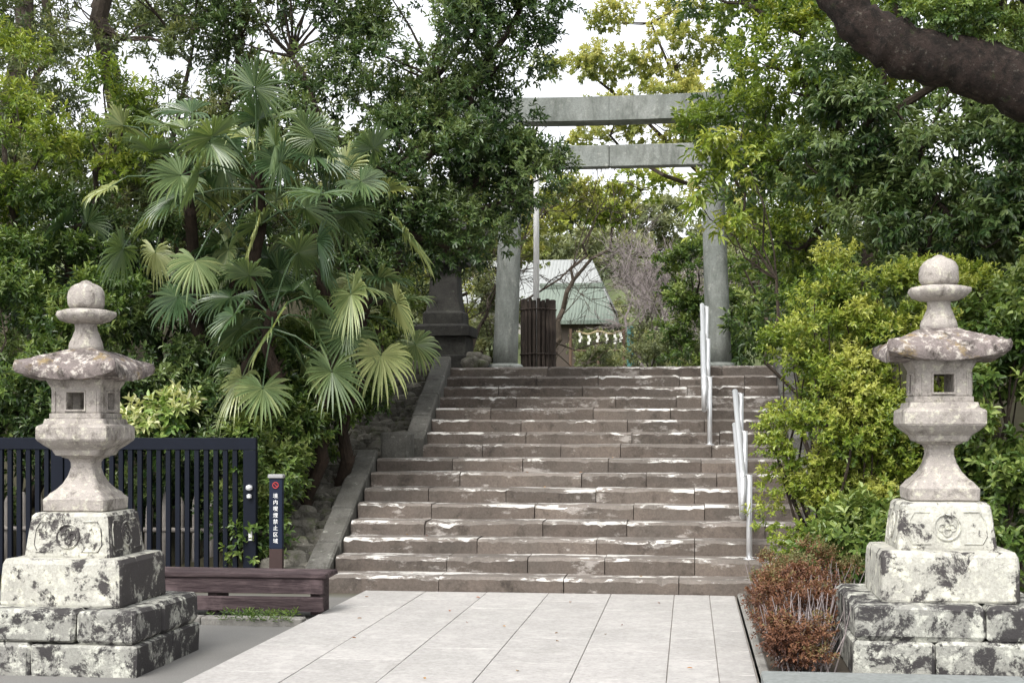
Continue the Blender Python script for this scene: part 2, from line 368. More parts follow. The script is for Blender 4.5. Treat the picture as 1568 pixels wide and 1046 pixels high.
def beam(mb,p,q,w,h,mat=0,seg=6):
    p=np.array(p,float);q=np.array(q,float)
    for i in range(seg):
        j1,j2=rng.normal(0,.008,2)
        a=p+(q-p)*(i/seg+.004)+np.array([j1,0,j2]); b=p+(q-p)*((i+1)/seg-.004)+np.array([j1,0,j2])
        v=[];
        for e in (a,b):
            v+=[(e[0]-w/2,e[1],e[2]-h),(e[0]+w/2,e[1],e[2]-h),(e[0]+w/2,e[1],e[2]-.02),(e[0]+w/2-.02,e[1],e[2]),(e[0]-w/2+.02,e[1],e[2]),(e[0]-w/2,e[1],e[2]-.02)]
        b0=mb.n; mb.add(v,[[j,(j+1)%6,6+(j+1)%6,6+j] for j in range(6)],mat,.5)
        mb.f.append((np.array([[b0+j for j in range(6)],[b0+6+j for j in range(6)][::-1]]),mat,np.array([.5,.5])))
mb=MB(); beam(mb,(-3.53,13.12,.12),(-3.70,16.15,1.30),.24,.5,seg=4)
beam(mb,(-3.30,16.85,1.42),(-3.44,19.7,2.55),.24,.5,seg=4)
box(mb,(-3.60,16.35,1.1),(-3.26,16.72,1.50),0,.5,bev=.03,jit=.01)
beam(mb,(1.27,13.12,.12),(1.27,16.15,1.30),.24,.5); beam(mb,(1.27,16.85,1.42),(1.27,19.7,2.55),.24,.5)
mb.build('stair_stringer_kerbs',[M_string])
mb=MB()
for row in range(48):
    y=13.4+row*.14; 
    for q in range(6):
        xo=(-3.62-.024*(y-13.5)) if y<16.8 else -3.45
        x=xo-.08-q*.21-rng.uniform(0,.07)-(row%2)*.10
        if y<14.2 and x<-4.15: continue
        z=float(H(np.array(x),np.array(y))); r=rng.uniform(.08,.135)
        rock(mb,(x,y+rng.uniform(-.04,.04),z-.01+.14*(xo-x)),(r*1.15,r*.85,r*.75),0,rng.uniform(0,1),8,6)
mb.build('rubble_embankment',[M_rub],smooth=False)
mb=MB()
for (x,y,z,r) in ((-3.0,20.4,2.47,.10),(-3.15,20.3,2.48,.12),(-2.98,20.6,2.53,.10),(-3.12,20.55,2.58,.10)): rock(mb,(x,y,z),(r,r,r*.8),0,.6,12,8)
mb.build('boulders',[M_rub],smooth=True)
# ---------------------------------------------------------------- stone lanterns
def lantern(cx,cy,cz,name,seed,hw):
    P=empty(name); c=(cx,cy,cz)
    def part(fn,nm,mats,sm_=False):
        mb=MB(); fn(mb); return mb.build(nm,mats,smooth=sm_,parent=P)
    def base(mb):
        h=.595
        for (x0,x1) in ((-h,-.12),(-.115,h)):
            for (y0,y1) in ((-h,.05),(.055,h)): box(mb,(cx+x0,cy+y0,cz-.06),(cx+x1-.003,cy+y1-.003,cz+.17),0,.5,bev=.018,jit=.006)
        h=.585
        for (x0,x1) in ((-h,.18),(.185,h)):
            for (y0,y1) in ((-h,-.1),(-.095,h)): box(mb,(cx+x0,cy+y0,cz+.172),(cx+x1-.003,cy+y1-.003,cz+.385),0,.5,bev=.024,jit=.008)
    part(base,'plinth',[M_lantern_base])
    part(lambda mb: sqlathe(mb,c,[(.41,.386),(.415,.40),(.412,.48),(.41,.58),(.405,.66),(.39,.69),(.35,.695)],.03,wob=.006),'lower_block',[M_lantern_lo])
    def ub(mb):
        sqlathe(mb,c,[(.298,.693),(.30,.71),(.29,.80),(.28,.88),(.268,.965),(.25,.985),(.2,.99)],.025,wob=.004)
        for sx,sy in ((0,-1),(1,0),(-1,0),(0,1)):
            def q(u,w,z):
                off=.300-(z-.71)*.125+w
                return (cx+u*abs(sy)+sx*off, cy+u*abs(sx)+sy*off, cz+z)
            tube(mb,[q(.078*math.cos(a),.004,.835+.078*math.sin(a)) for a in np.linspace(0,2*math.pi,25)],.008,6,0,cap=False)
            for u,w_ in ((0,.03),(0,-.03),(.03,0),(-.03,0)):
                tube(mb,[q(u+.022*math.cos(a),.003,.835+w_+.022*math.sin(a)) for a in np.linspace(0,2*math.pi,11)],.008,5,0,cap=False)
            for u in (-1,1):
                tube(mb,[q(u*.10,.002,.735),q(u*.21,.002,.735),q(u*.235,.002,.78),q(u*.225,.002,.88),q(u*.195,.002,.93),q(u*.10,.002,.93)],.007,5,0)
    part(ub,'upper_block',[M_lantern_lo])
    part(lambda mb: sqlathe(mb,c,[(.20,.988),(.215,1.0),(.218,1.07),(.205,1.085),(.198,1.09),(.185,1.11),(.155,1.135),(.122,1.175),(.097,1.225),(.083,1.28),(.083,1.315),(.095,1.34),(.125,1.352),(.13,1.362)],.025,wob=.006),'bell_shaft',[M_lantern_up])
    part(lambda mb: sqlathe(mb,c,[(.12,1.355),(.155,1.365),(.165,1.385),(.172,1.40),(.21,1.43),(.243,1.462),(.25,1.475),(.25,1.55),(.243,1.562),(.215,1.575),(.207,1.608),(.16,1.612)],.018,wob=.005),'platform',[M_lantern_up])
    def fb(mb):
        z0,z1=1.612,1.872; h=.172
        sqlathe(mb,c,[(h+.010,z0),(h+.010,z0+.03),(h,z0+.035)],.01,wob=.004)
        for sx in (-1,1):
            for sy in (-1,1):
                x0,x1=sorted((cx+sx*h,cx+sx*.062)); y0,y1=sorted((cy+sy*h,cy+sy*.062))
                box(mb,(x0,y0,cz+z0+.03),(x1,y1,cz+z1-.045),0,.5,bev=.01,jit=.002)
        sqlathe(mb,c,[(h,z1-.075),(h+.004,z1-.055),(h+.022,z1-.02),(h+.03,z1+.012)],.012,wob=.004)
        for sx,sy in ((0,-1),(1,0),(-1,0),(0,1)):
            for u in (-.068,.068):
                px=cx+u*abs(sy)+sx*(h+.001); py=cy+u*abs(sx)+sy*(h+.001)
                tube(mb,[(px,py,cz+z0+.045),(px,py,cz+z1-.08)],.008,5)
                px=cx+u*2.1*abs(sy)+sx*(h+.001); py=cy+u*2.1*abs(sx)+sy*(h+.001)
                tube(mb,[(px,py,cz+z0+.045),(px,py,cz+z1-.08)],.007,5)
            for z in (z0+.05,z1-.08):
                a=(cx-.07*abs(sy)+sx*(h+.001),cy-.07*abs(sx)+sy*(h+.001),cz+z); b=(cx+.07*abs(sy)+sx*(h+.001),cy+.07*abs(sx)+sy*(h+.001),cz+z)
                tube(mb,[a,b],.009,5)
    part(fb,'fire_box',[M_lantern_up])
    def roof(mb):
        n=25; g=np.linspace(-1,1,n); U,V=np.meshgrid(g,g); m=np.maximum(abs(U),abs(V))
        cor=(np.abs(U)*np.abs(V))**2.2
        k=1+.14*cor
        zt=1.943+.160*(1-(.45*m+.55*m**3))+.050*cor
        zt+=.006*np.sin(U*5+seed)*np.cos(V*4+seed)+rng.normal(0,.0022,U.shape)
        zb=1.866+.055*cor+.018*(m<.55)+rng.normal(0,.002,U.shape)
        for zz,flip in ((zt,0),(zb,1)):
            v=np.stack([cx+U*hw*k,cy+V*hw*k,cz+zz],-1)
            f=[[j*n+i,j*n+i+1,(j+1)*n+i+1,(j+1)*n+i] for j in range(n-1) for i in range(n-1)]
            if flip: f=[x[::-1] for x in f]
            mb.add(v,f)
        bd=[(0,i) for i in range(n)]+[(j,n-1) for j in range(1,n)]+[(n-1,i) for i in range(n-2,-1,-1)]+[(j,0) for j in range(n-2,0,-1)]
        N=len(bd); v=[]
        for lay in range(4):
            t=lay/3
            for j,i in bd:
                o=1+.03*math.sin(math.pi*t)+random.uniform(-.006,.006)*math.sin(math.pi*t)
                v.append((cx+U[j,i]*hw*k[j,i]*o,cy+V[j,i]*hw*k[j,i]*o,cz+zb[j,i]+(zt[j,i]-zb[j,i])*t))
        mb.add(v,[[l*N+q,l*N+(q+1)%N,(l+1)*N+(q+1)%N,(l+1)*N+q] for l in range(3) for q in range(N)])
    part(roof,'roof',[M_lantern_roof],True)
    wv=lambda a,z:1+.022*np.sin(a*3+z*40+seed)+.015*np.sin(a*7+z*23)
    def fin(mb):
        lathe(mb,c,[(.115,2.06),(.115,2.10),(.11,2.125),(.10,2.145),(.092,2.165),(.085,2.185),(.075,2.205),(.072,2.24),(.08,2.26)],24,fn=wv)
        lathe(mb,c,[(.07,2.25),(.11,2.258),(.15,2.275),(.178,2.31),(.174,2.335),(.14,2.347),(.09,2.354)],40,fn=lambda a,z:wv(a,z)*(1+(.12*np.abs(np.sin(a*4)) if z>2.255 and z<2.34 else 0*a)))
        lathe(mb,c,[(.085,2.348),(.112,2.36),(.122,2.385),(.124,2.43),(.118,2.47),(.10,2.50),(.073,2.518),(.045,2.528),(.030,2.54),(.008,2.548)],24,fn=wv)
    part(fin,'finial',[M_lantern_up],True)
    return P
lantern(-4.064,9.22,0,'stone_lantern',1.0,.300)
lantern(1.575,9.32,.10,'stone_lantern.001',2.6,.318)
P=empty('dark_stone_lantern'); c=(-3.62,21.0,2.38)
mb=MB(); sqlathe(mb,c,[(.46,0),(.46,.22),(.44,.24)],.02,wob=.01); sqlathe(mb,c,[(.36,.24),(.36,.50),(.34,.52)],.02,wob=.01); sqlathe(mb,c,[(.42,.52),(.42,.66),(.34,.70)],.02,wob=.01); mb.build('pedestal',[M_darkst],parent=P)
mb=MB(); sqlathe(mb,c,[(.30,.70),(.30,.86),(.26,.90),(.24,1.0),(.22,1.15),(.20,1.5),(.22,1.56),(.33,1.6),(.33,1.68)],.02)
sqlathe(mb,c,[(.20,1.68),(.20,2.0)],.02); mb.build('shaft_and_fire_box',[M_darkst],parent=P)
mb=MB(); sqlathe(mb,c,[(.50,2.02),(.52,2.06),(.40,2.14),(.22,2.28),(.12,2.38)],.02)
for sx in (-1,1):
    for sy in (-1,1): tube(mb,[(c[0]+sx*.44,c[1]+sy*.44,c[2]+2.03),(c[0]+sx*.52,c[1]+sy*.52,c[2]+2.08),(c[0]+sx*.56,c[1]+sy*.56,c[2]+2.18),(c[0]+sx*.52,c[1]+sy*.52,c[2]+2.22)],[.06,.05,.04,.02],6)
lathe(mb,c,[(.1,2.36),(.14,2.46),(.08,2.58),(.01,2.66)],12); mb.build('roof_and_finial',[M_darkst],parent=P)
# ---------------------------------------------------------------- torii
P=empty('stone_torii_gate'); ty=20.8
for nm,xb,xt in (('left_pillar',-2.70,-2.58),('right_pillar',.42,.30)):
    mb=MB(); zz=np.linspace(2.46,6.02,12); xx=np.interp(zz,[2.46,6.02],[xb,xt])
    tube(mb,[(x,ty,z) for x,z in zip(xx,zz)],np.linspace(.185,.155,12),28)
    mb.build(nm,[M_torii],smooth=True,parent=P)
    mb=MB(); lathe(mb,(xb,ty,2.38),[(.27,0),(.27,.07),(.24,.10),(.2,.11)],28); mb.build(nm+'_plinth',[M_torii],parent=P)
mb=MB()
for (a,b) in ((-3.45,-1.16),(-1.156,1.16)):
    n=9; v=[]
    for i in range(n):
        x=a+(b-a)*i/(n-1); lift=.06*(abs(x+1.15)/2.3)**2.5
        v+=[(x,ty-.19,6.0+lift),(x,ty+.19,6.0+lift),(x,ty+.21,6.34+lift),(x,ty,6.39+lift),(x,ty-.21,6.34+lift)]
    b0=mb.n; mb.add(v,[[i*5+j,i*5+(j+1)%5,(i+1)*5+(j+1)%5,(i+1)*5+j] for i in range(n-1) for j in range(5)])
    mb.f.append((np.array([[b0+j for j in range(5)],[b0+(n-1)*5+j for j in range(5)][::-1]]),0,np.array([.5,.5])))
mb.build('lintel',[M_torii],parent=P)
mb=MB(); box(mb,(-3.1,ty-.10,5.34),(-1.16,ty+.10,5.66),0,.5,bev=.012); box(mb,(-1.156,ty-.10,5.34),(.82,ty+.10,5.66),0,.5,bev=.012)
mb.build('tie_beam',[M_torii],parent=P)
# ---------------------------------------------------------------- handrails
def rail(x,ya,za,yb,zb,name):
    P=empty(name)
    mb=MB()
    for h in (.82,.45):
        tube(mb,[(x,ya-.12,za+h-.04),(x,ya,za+h),(x,yb,zb+h),(x,yb+.15,zb+h)],.03,12)
    tube(mb,[(x,ya-.12,za+.82-.04),(x,ya-.15,za+.6),(x,ya-.12,za+.41)],.03,12)
    mb.build('rails',[M_steel],smooth=True,parent=P)
    mb=MB()
    for t in (0,.5,1):
        y=ya+(yb-ya)*t; z=za+(zb-za)*t; tube(mb,[(x+.065,y,z-.12),(x+.065,y,z+.80)],.028,12); lathe(mb,(x+.065,y,z-.012),[(.055,0),(.055,.012),(.03,.018)],14)
        for h in (.80,.43): tube(mb,[(x,y,z+h),(x+.065,y,z+h-.01)],.016,8)
    mb.build('posts',[M_steel],smooth=True,parent=P)
rail(.50,13.75,.30,15.95,1.13,'steel_handrail'); rail(.17,16.95,1.35,19.8,2.42,'steel_handrail.001')
# ---------------------------------------------------------------- bench
P=empty('wooden_bench')
mb=MB()
for k,(y0,y1) in enumerate(((11.42,11.55),(11.56,11.69),(11.70,11.83))): box(mb,(-5.15,y0,.305),(-2.97,y1,.35),0,.5,bev=.008,jit=.004)
mb.build('seat',[M_wood],parent=P)
mb=MB(); box(mb,(-5.13,11.435,.175),(-3.0,11.475,.302),0,.5,bev=.007,jit=.005); box(mb,(-5.13,11.44,.03),(-3.0,11.48,.15),0,.5,bev=.007,jit=.005); mb.build('front_boards',[M_wood],parent=P)
mb=MB()
for x in (-5.05,-4.0,-3.12): box(mb,(x,11.49,.0),(x+.08,11.8,.303),0,.5,bev=.005)
mb.build('legs',[M_wood],parent=P)
# ---------------------------------------------------------------- gate / fence
P=empty('metal_gate'); gy=13.62
for nm,x0,x1,dy in (('leaf_1',-6.22,-4.24,0),('leaf_2',-8.4,-6.26,.06)):
    mb=MB(); y=gy+dy
    box(mb,(x0,y-.03,1.33),(x1,y+.03,1.45),0,.5,bev=.004); box(mb,(x0,y-.025,.06),(x1,y+.025,.14),0,.5,bev=.004)
    box(mb,(x0,y-.032,.04),(x0+.09,y+.032,1.328),0,.5,bev=.004); box(mb,(x1-.13,y-.035,.04),(x1,y+.035,1.328),0,.5,bev=.004)
    x=x0+.17
    while x<x1-.18: box(mb,(x,y-.02,.141),(x+.045,y+.02,1.329)); x+=.098
    mb.build(nm,[M_navy],parent=P)
mb=MB(); lathe(mb,(-4.30,gy-.06,.93),[(.005,0),(.03,.01),(.035,.03),(.03,.05),(.005,.06)],14); lathe(mb,(-4.30,gy-.06,.85),[(.005,0),(.025,.01),(.025,.04),(.005,.05)],14); mb.build('latch',[M_steel],parent=P)
mb=MB(); box(mb,(-4.31,gy-.045,.44),(-4.275,gy-.037,.53)); mb.build('sticker',[M_white],parent=P)
mb=MB()
for x in np.arange(-8.6,-4.35,.17):
    h=rng.uniform(.75,.9); tube(mb,[(x,14.1+rng.uniform(-.05,.05),0),(x+rng.uniform(-.02,.02),14.1,h*.9),(x,14.1,h)],[.045,.04,.012],8,0)
tube(mb,[(-8.7,14.06,.5),(-4.3,14.06,.5)],.025,8); mb.build('paling_fence',[plain('weathered_paling',(.34,.31,.28),.85,0,.35,12)],smooth=True)
# ---------------------------------------------------------------- sign post
P=empty('sign_post'); sx,sy=-3.96,13.35
mb=MB(); box(mb,(sx-.065,sy-.03,-.02),(sx+.065,sy+.03,.38),1,.5,bev=.004); box(mb,(sx-.065,sy-.03,.382),(sx+.065,sy+.03,1.06),0,.5,bev=.004)
box(mb,(sx-.075,sy-.045,1.062),(sx+.075,sy+.045,1.10),2,.5,bev=.006); mb.build('post',[plain('sign_face_navy',(.006,.011,.026),.6,spec=.2),M_brown,plain('cap_grey',(.25,.25,.25),.5)],parent=P)
mb=MB(); tube(mb,[(sx+.028*math.cos(a)*1.,sy-.034,.995+.028*math.sin(a)) for a in np.linspace(0,6.283,17)],.005,5,0,cap=False); tube(mb,[(sx-.02,sy-.034,1.015),(sx+.02,sy-.034,.975)],.004,5); mb.build('prohibition_symbol',[M_red],parent=P)
try:
    for i,ch in enumerate('境内喫煙禁止区域'):
        cu=bpy.data.curves.new('glyph','FONT'); cu.body=ch; cu.size=.05; cu.align_x='CENTER'; cu.extrude=.001
        o=bpy.data.objects.new('glyph_%d'%i,cu); SC.collection.objects.link(o); o.location=(sx,sy-.034,.875-i*.062); o.rotation_euler=(math.pi/2,0,0); cu.materials.append(M_white); o.parent=P
except Exception as e: print('txt',e)
# ---------------------------------------------------------------- flagpole, slat guard, background things
mb=MB(); tube(mb,[(-2.40,22.3,2.3),(-2.40,22.3,5),(-2.40,22.3,7.65)],[.05,.045,.035],16); lathe(mb,(-2.40,22.3,7.65),[(.04,0),(.06,.03),(.05,.08),(.01,.1)],12); mb.build('white_flagpole',[M_white],smooth=True)
mb=MB()
for k in range(22):
    a=k*2*math.pi/22; x=-2.37+.25*math.cos(a); y=22.3+.25*math.sin(a)
    tube(mb,[(x,y,2.38),(x,y,3.55+.02*math.sin(k*3))],.031,5)
for z in (2.7,3.4): tube(mb,[(-2.37+.285*math.cos(a),22.3+.285*math.sin(a),z) for a in np.linspace(0,6.283,25)],.012,5,cap=False)
mb.build('wooden_slat_guard',[M_wood2])
P=empty('shrine_hut')
mb=MB(); box(mb,(-5.0,46.2,3.3),(-2.65,49,5.15),0); box(mb,(-4.6,46.12,3.4),(-3.9,46.19,4.9),0); mb.build('walls',[plain('dark_timber_wall',(.06,.045,.035),.8)],parent=P)
def metalroof(name,c1,c2,sc):
    s=NT(name); w=s.n('ShaderNodeTexWave'); w.inputs['Scale'].default_value=sc; s.l(s.co,w.inputs[0]); w.bands_direction='X'
    s.bsdf(s.mix(.35,s.mix(s.noise(2,5,.6),c1,c2),s.ramp(w.outputs['Fac'],[(.0,.3),(.2,1)]),'MULTIPLY'),.75,s.bump(w.outputs['Fac'],.6,.03),spec=.2); return s.m
mb=MB(); v=[(-5.3,45.7,5.0),(-2.35,45.7,5.0),(-2.9,47.6,6.25),(-4.9,47.6,6.25),(-5.3,49.5,5.0),(-2.35,49.5,5.0)]
mb.add(v,[[0,1,2,3],[3,2,5,4]]); mb.add([v[1],v[5],v[2]],[[0,1,2]]); mb.add([(a,b,c-.12) for a,b,c in v],[[3,2,1,0],[4,5,2,3]])
mb.add([v[0],v[1],(v[1][0],v[1][1],v[1][2]-.12),(v[0][0],v[0][1],v[0][2]-.12)],[[0,3,2,1]]); box(mb,(-5.0,47.5,6.22),(-2.85,47.7,6.38))
mb.build('roof',[metalroof('green_copper_roof',(.12,.15,.125),(.185,.215,.18),3.)],parent=P)
P=empty('shrine_hall')
mb=MB(); box(mb,(-9.6,60,3.8),(-3.7,66,6.9)); mb.build('walls',[plain('pale_plaster_wall',(.35,.33,.30),.8)],parent=P)
mb=MB(); v=[(-10.3,59.2,6.8),(-3.3,59.2,6.8),(-4.3,63,9.0),(-9.6,63,9.0),(-10.3,66.8,6.8),(-3.3,66.8,6.8)]
mb.add(v,[[0,1,2,3],[3,2,5,4],]); mb.add([v[1],v[5],v[2]],[[0,1,2]]); mb.add([(a,b,c-.2) for a,b,c in v],[[3,2,1,0],[4,5,2,3]])
mb.add([v[0],v[1],(v[1][0],v[1][1],6.6),(v[0][0],v[0][1],6.6)],[[0,3,2,1]]); mb.build('roof',[metalroof('grey_metal_roof',(.22,.23,.225),(.30,.31,.30),2.)],parent=P)
P=empty('shimenawa_rope_fence')
mb=MB(); 
for x in (-3.0,-2.3,-1.65): tube(mb,[(x,36,2.9),(x,36,4.05)],.04,8)
tube(mb,[(-3.0,36,3.5),(-1.65,36,3.5)],.025,6); mb.build('posts',[plain('brown_timber',(.09,.055,.035),.8)],parent=P)
xs2=np.linspace(-2.85,-1.7,20); rz=lambda x:3.98-.07*math.sin((x+2.85)/1.15*2*math.pi)**2
mb=MB(); tube(mb,[(x,35.9,rz(x)) for x in xs2],.025,7); mb.build('rope',[plain('straw',(.26,.21,.12),.9)],parent=P)
mb=MB()
for x in (-2.78,-2.56,-2.34,-2.12,-1.90,-1.76):
    for k in range(3): box(mb,(x+(.03 if k%2 else 0),35.85,rz(x)-.11-k*.08),(x+.06+(.03 if k%2 else 0),35.855,rz(x)-.03-k*.08))
mb.build('paper_streamers',[M_paper],parent=P)
mb=MB(); tube(mb,[(-1.40,34,2.8),(-1.40,34,3.92)],.085,14); lathe(mb,(-1.40,34,3.92),[(.1,0),(.1,.03),(.02,.05)],14); mb.build('teal_bollard_post',[M_teal])
# ---------------------------------------------------------------- palms
def palm(name,foot,top,nl,R=.48,pet=.65,seed=0,el=(75,-45),spread=1.,bb=.50):
    mb=MB(); r=np.random.default_rng(seed); q=limb(foot,top,9,.02)
    tube(mb,q,np.linspace(.070,.062,9)+r.uniform(-.008,.012,9),12,0)
    for k in range(200):
        t=r.random(); i=min(7,int(t*8)); p=q[i]+(q[i+1]-q[i])*(t*8-i); a=r.uniform(0,6.28)
        o=np.array([math.cos(a),math.sin(a),0]); p0=p+o*.055
        tube(mb,[p0,p0+o*.05+np.array([0,0,.07])],[.010,.002],4,0,cap=False)
    top=np.array(top,float)
    for k in range(nl):
        t=(k+.5)/nl; az=k*2.39996+r.uniform(-.3,.3); e=math.radians(el[0]+(el[1]-el[0])*t+r.uniform(-12,12))
        d=np.array([math.cos(az)*math.cos(e),math.sin(az)*math.cos(e)*.9,math.sin(e)]); pl=pet*r.uniform(.6,1.3)*spread
        p0=top-np.array([0,0,.25*t]); p3=p0+d*pl-np.array([0,0,.12*pl]); p1=p0+d*pl*.4+np.array([0,0,.06]); p2=p0+d*pl*.75+np.array([0,0,.03])
        old=t>.95
        tube(mb,[p0,p1,p2,p3],[.014,.010,.008,.007],5,1,shade=.4 if not old else .6,cap=False)
        a=nrm(p3-p2+r.normal(size=3)*.05); s_=nrm(np.cross(a,np.array([0,0,1.]))+r.normal(size=3)*.45); n_=nrm(np.cross(s_,a)); s_=np.cross(a,n_)
        RR=R*r.uniform(.78,1.12); ns=int(r.integers(28,38)); base_sh=float(np.clip(r.normal(bb,.15),.15,.8)); cup=r.uniform(-.05,.35); span=r.uniform(125,155)
        if old: base_sh=r.uniform(.7,.85)
        for j in range(ns):
            ph=math.radians(-span+2*span*j/(ns-1)+r.uniform(-2.5,2.5)); dr=nrm(a*math.cos(ph)+s_*math.sin(ph)+n_*(cup*abs(math.sin(ph))+.1)); sd=nrm(np.cross(n_,dr)); ln=RR*(1-.25*abs(ph)/2.5)*r.uniform(.9,1.06)
            dro=r.uniform(.08,.34)*ln*(1.5 if old else 1); w=.0165
            V=[]
            for tt,ww,dd in ((.03,.2,0),(.40,1.,.02),(.70,.8,.3),(.86,.5,.62),(1.,.06,1.15)):
                p=p3+dr*ln*tt*(1-.1*dd)-np.array([0,0,dro*dd]); V+=[p-sd*w*ww,p-n_*w*.8*ww,p+sd*w*ww]
            mb.add(V,[[i*3+c_,i*3+c_+1,i*3+c_+4,i*3+c_+3] for i in range(4) for c_ in (0,1)],1,base_sh+r.normal(0,.05)+(.05 if j%2 else 0))
    return mb.build(name,[M_palmbark,L_palm])
palm('fan_palm',(-4.6,14.9,.1),(-4.45,14.3,4.2),24,.50,.85,1,el=(80,-50),bb=.55)
palm('fan_palm',(-4.1,15.1,.3),(-3.75,14.5,3.95),20,.48,.75,2,el=(80,-50),bb=.56)
palm('fan_palm',(-4.3,14.8,0.),(-4.25,14.2,2.75),18,.48,.6,3,el=(60,-55))
palm('fan_palm',(-3.95,15.6,.6),(-3.45,15.0,2.95),11,.46,.5,4,el=(50,-45))
palm('fan_palm',(-7.0,15.5,.5),(-6.9,15.2,3.4),10,.45,.6,5,bb=.35)
palm('fan_palm',(-5.3,15.2,.2),(-5.35,14.6,4.3),15,.47,.75,6,el=(80,-50))
palm('fan_palm',(-5.0,15.3,.2),(-4.9,14.9,3.3),12,.47,.55,7,el=(60,-50),bb=.38)
# ---------------------------------------------------------------- shrubs left
def shrub(name,cl,leaf,**kw):
    mb=MB()
    for c,R,ns in cl:
        g=(c[0],c[1]+.1,c[2]-R[2]*.8)
        crown(mb,c,R,ns,root=g,**kw)
    return mb.build(name,[M_bark,leaf])
shrub('camellia_shrub',[((-4.40,13.95,.55),(.26,.25,.35),12),((-4.45,14.25,.95),(.36,.4,.6),24),((-4.38,14.7,1.5),(.46,.45,.5),26),((-4.15,15.5,1.8),(.38,.5,.5),22),((-4.45,15.4,2.15),(.5,.5,.5),22),((-4.05,16.4,2.2),(.38,.5,.45),20),((-4.1,17.3,2.65),(.42,.6,.55),20),((-4.2,18.4,3.05),(.42,.6,.55),18),((-4.6,19.6,3.5),(.5,.6,.7),14)],L_mid,rsub=.22,nspr=30,ll=.072,lw=.033,base=.5)
shrub('laurel_shrub',[((-4.9,14.45,1.1),(.45,.35,.8),22),((-5.6,14.5,1.3),(.6,.4,.8),24),((-6.4,14.5,1.3),(.7,.4,.8),24),((-7.2,14.5,1.5),(.8,.5,1.),26),((-5.0,14.9,2.0),(.6,.4,.6),22),((-5.8,15.0,2.2),(.7,.5,.7),22),((-5.0,15.9,2.9),(.8,.5,.7),22),((-6.2,16.1,3.2),(.9,.5,.9),24),((-7.2,16.6,3.6),(.9,.5,.9),22),((-8.8,16.4,2.9),(1.1,.6,1.2),28)],L_dark,rsub=.26,nspr=27,ll=.08,lw=.033,base=.56)
shrub('osmanthus_shrub',[((-7.3,14.4,2.3),(.9,.5,.9),34),((-7.9,14.6,1.2),(.8,.5,1.),24),((-6.6,14.9,2.8),(.7,.5,.7),22),((-7.6,14.9,3.4),(.8,.6,.7),26)],L_mid,rsub=.28,nspr=28,ll=.075,lw=.03,base=.42)
shrub('aucuba_shrub',[((-5.45,14.1,1.62),(.35,.25,.22),9)],L_var,rsub=.18,nspr=12,ll=.11,lw=.045,base=.42)
tree('pittosporum_tree',(-7.6,15.6,.6),(-7.4,15.5,3.4),[((-7.5,15.0,4.5),(.8,.6,.7),24),((-6.5,15.4,4.9),(.6,.5,.6),16),((-8.2,15.4,5.7),(1.,.7,.8),24)],.06,L_lime,rsub=.24,nspr=20,ll=.08,lw=.028,base=.40,L=11)
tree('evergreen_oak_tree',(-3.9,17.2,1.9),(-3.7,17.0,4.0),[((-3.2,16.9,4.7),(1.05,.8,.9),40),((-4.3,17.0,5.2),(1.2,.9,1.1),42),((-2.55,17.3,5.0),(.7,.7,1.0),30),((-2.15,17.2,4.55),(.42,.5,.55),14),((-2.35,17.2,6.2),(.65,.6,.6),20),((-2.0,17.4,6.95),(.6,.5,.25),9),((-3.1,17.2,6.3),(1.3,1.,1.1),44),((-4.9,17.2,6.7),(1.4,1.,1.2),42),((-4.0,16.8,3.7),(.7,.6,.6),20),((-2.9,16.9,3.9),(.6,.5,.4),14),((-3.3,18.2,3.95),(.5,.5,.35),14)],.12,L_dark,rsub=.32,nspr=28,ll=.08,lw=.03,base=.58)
tree('evergreen_oak_tree',(-6.5,17.8,1.9),(-6.4,17.6,4.4),[((-6.3,17.4,5.2),(1.2,.9,1.1),36),((-7.6,17.6,4.4),(1.1,.9,1.),30),((-5.8,17.8,6.9),(1.2,.9,.7),20),((-8.6,17.8,5.8),(1.3,1.,1.0),26),((-5.4,17.2,4.2),(1.,.8,.9),30)],.10,L_olive,rsub=.32,nspr=24,ll=.085,lw=.03,base=.42)
tree('cypress_tree',(-8.1,19,2.3),(-8.0,19,9.5),[((-7.9,19,7.4),(1.1,1.,1.0),18),((-9.7,19.5,6.2),(1.2,1.,1.3),20)],.14,L_olive,rsub=.35,nspr=20,ll=.09,lw=.028,base=.35)
tree('cypress_tree',(-9.6,19.6,2.6),(-9.4,19.6,9.5),[((-10.,19.8,8.3),(1.2,1.,1.1),16)],.15,L_olive,rsub=.4,nspr=20,ll=.1,lw=.03,base=.35)
def mass(name,items,leaf,**kw):
    mb=MB()
    for c,R,ns in items: crown(mb,c,R,ns,**kw)
    return mb.build(name,[M_bark,leaf])
it=[]
for x in np.arange(-15,-3.6,1.7):
    for z in (4.0,5.4,7.0): it.append(((x+rng.uniform(-.5,.5),22.5+rng.uniform(-1,1),z+rng.uniform(-.3,.3)),(1.3,.9,1.2),20 if z<7 else 10))
mass('background_trees',it,L_olive,rsub=.45,nspr=20,ll=.12,lw=.045,tw=.2,base=.36)
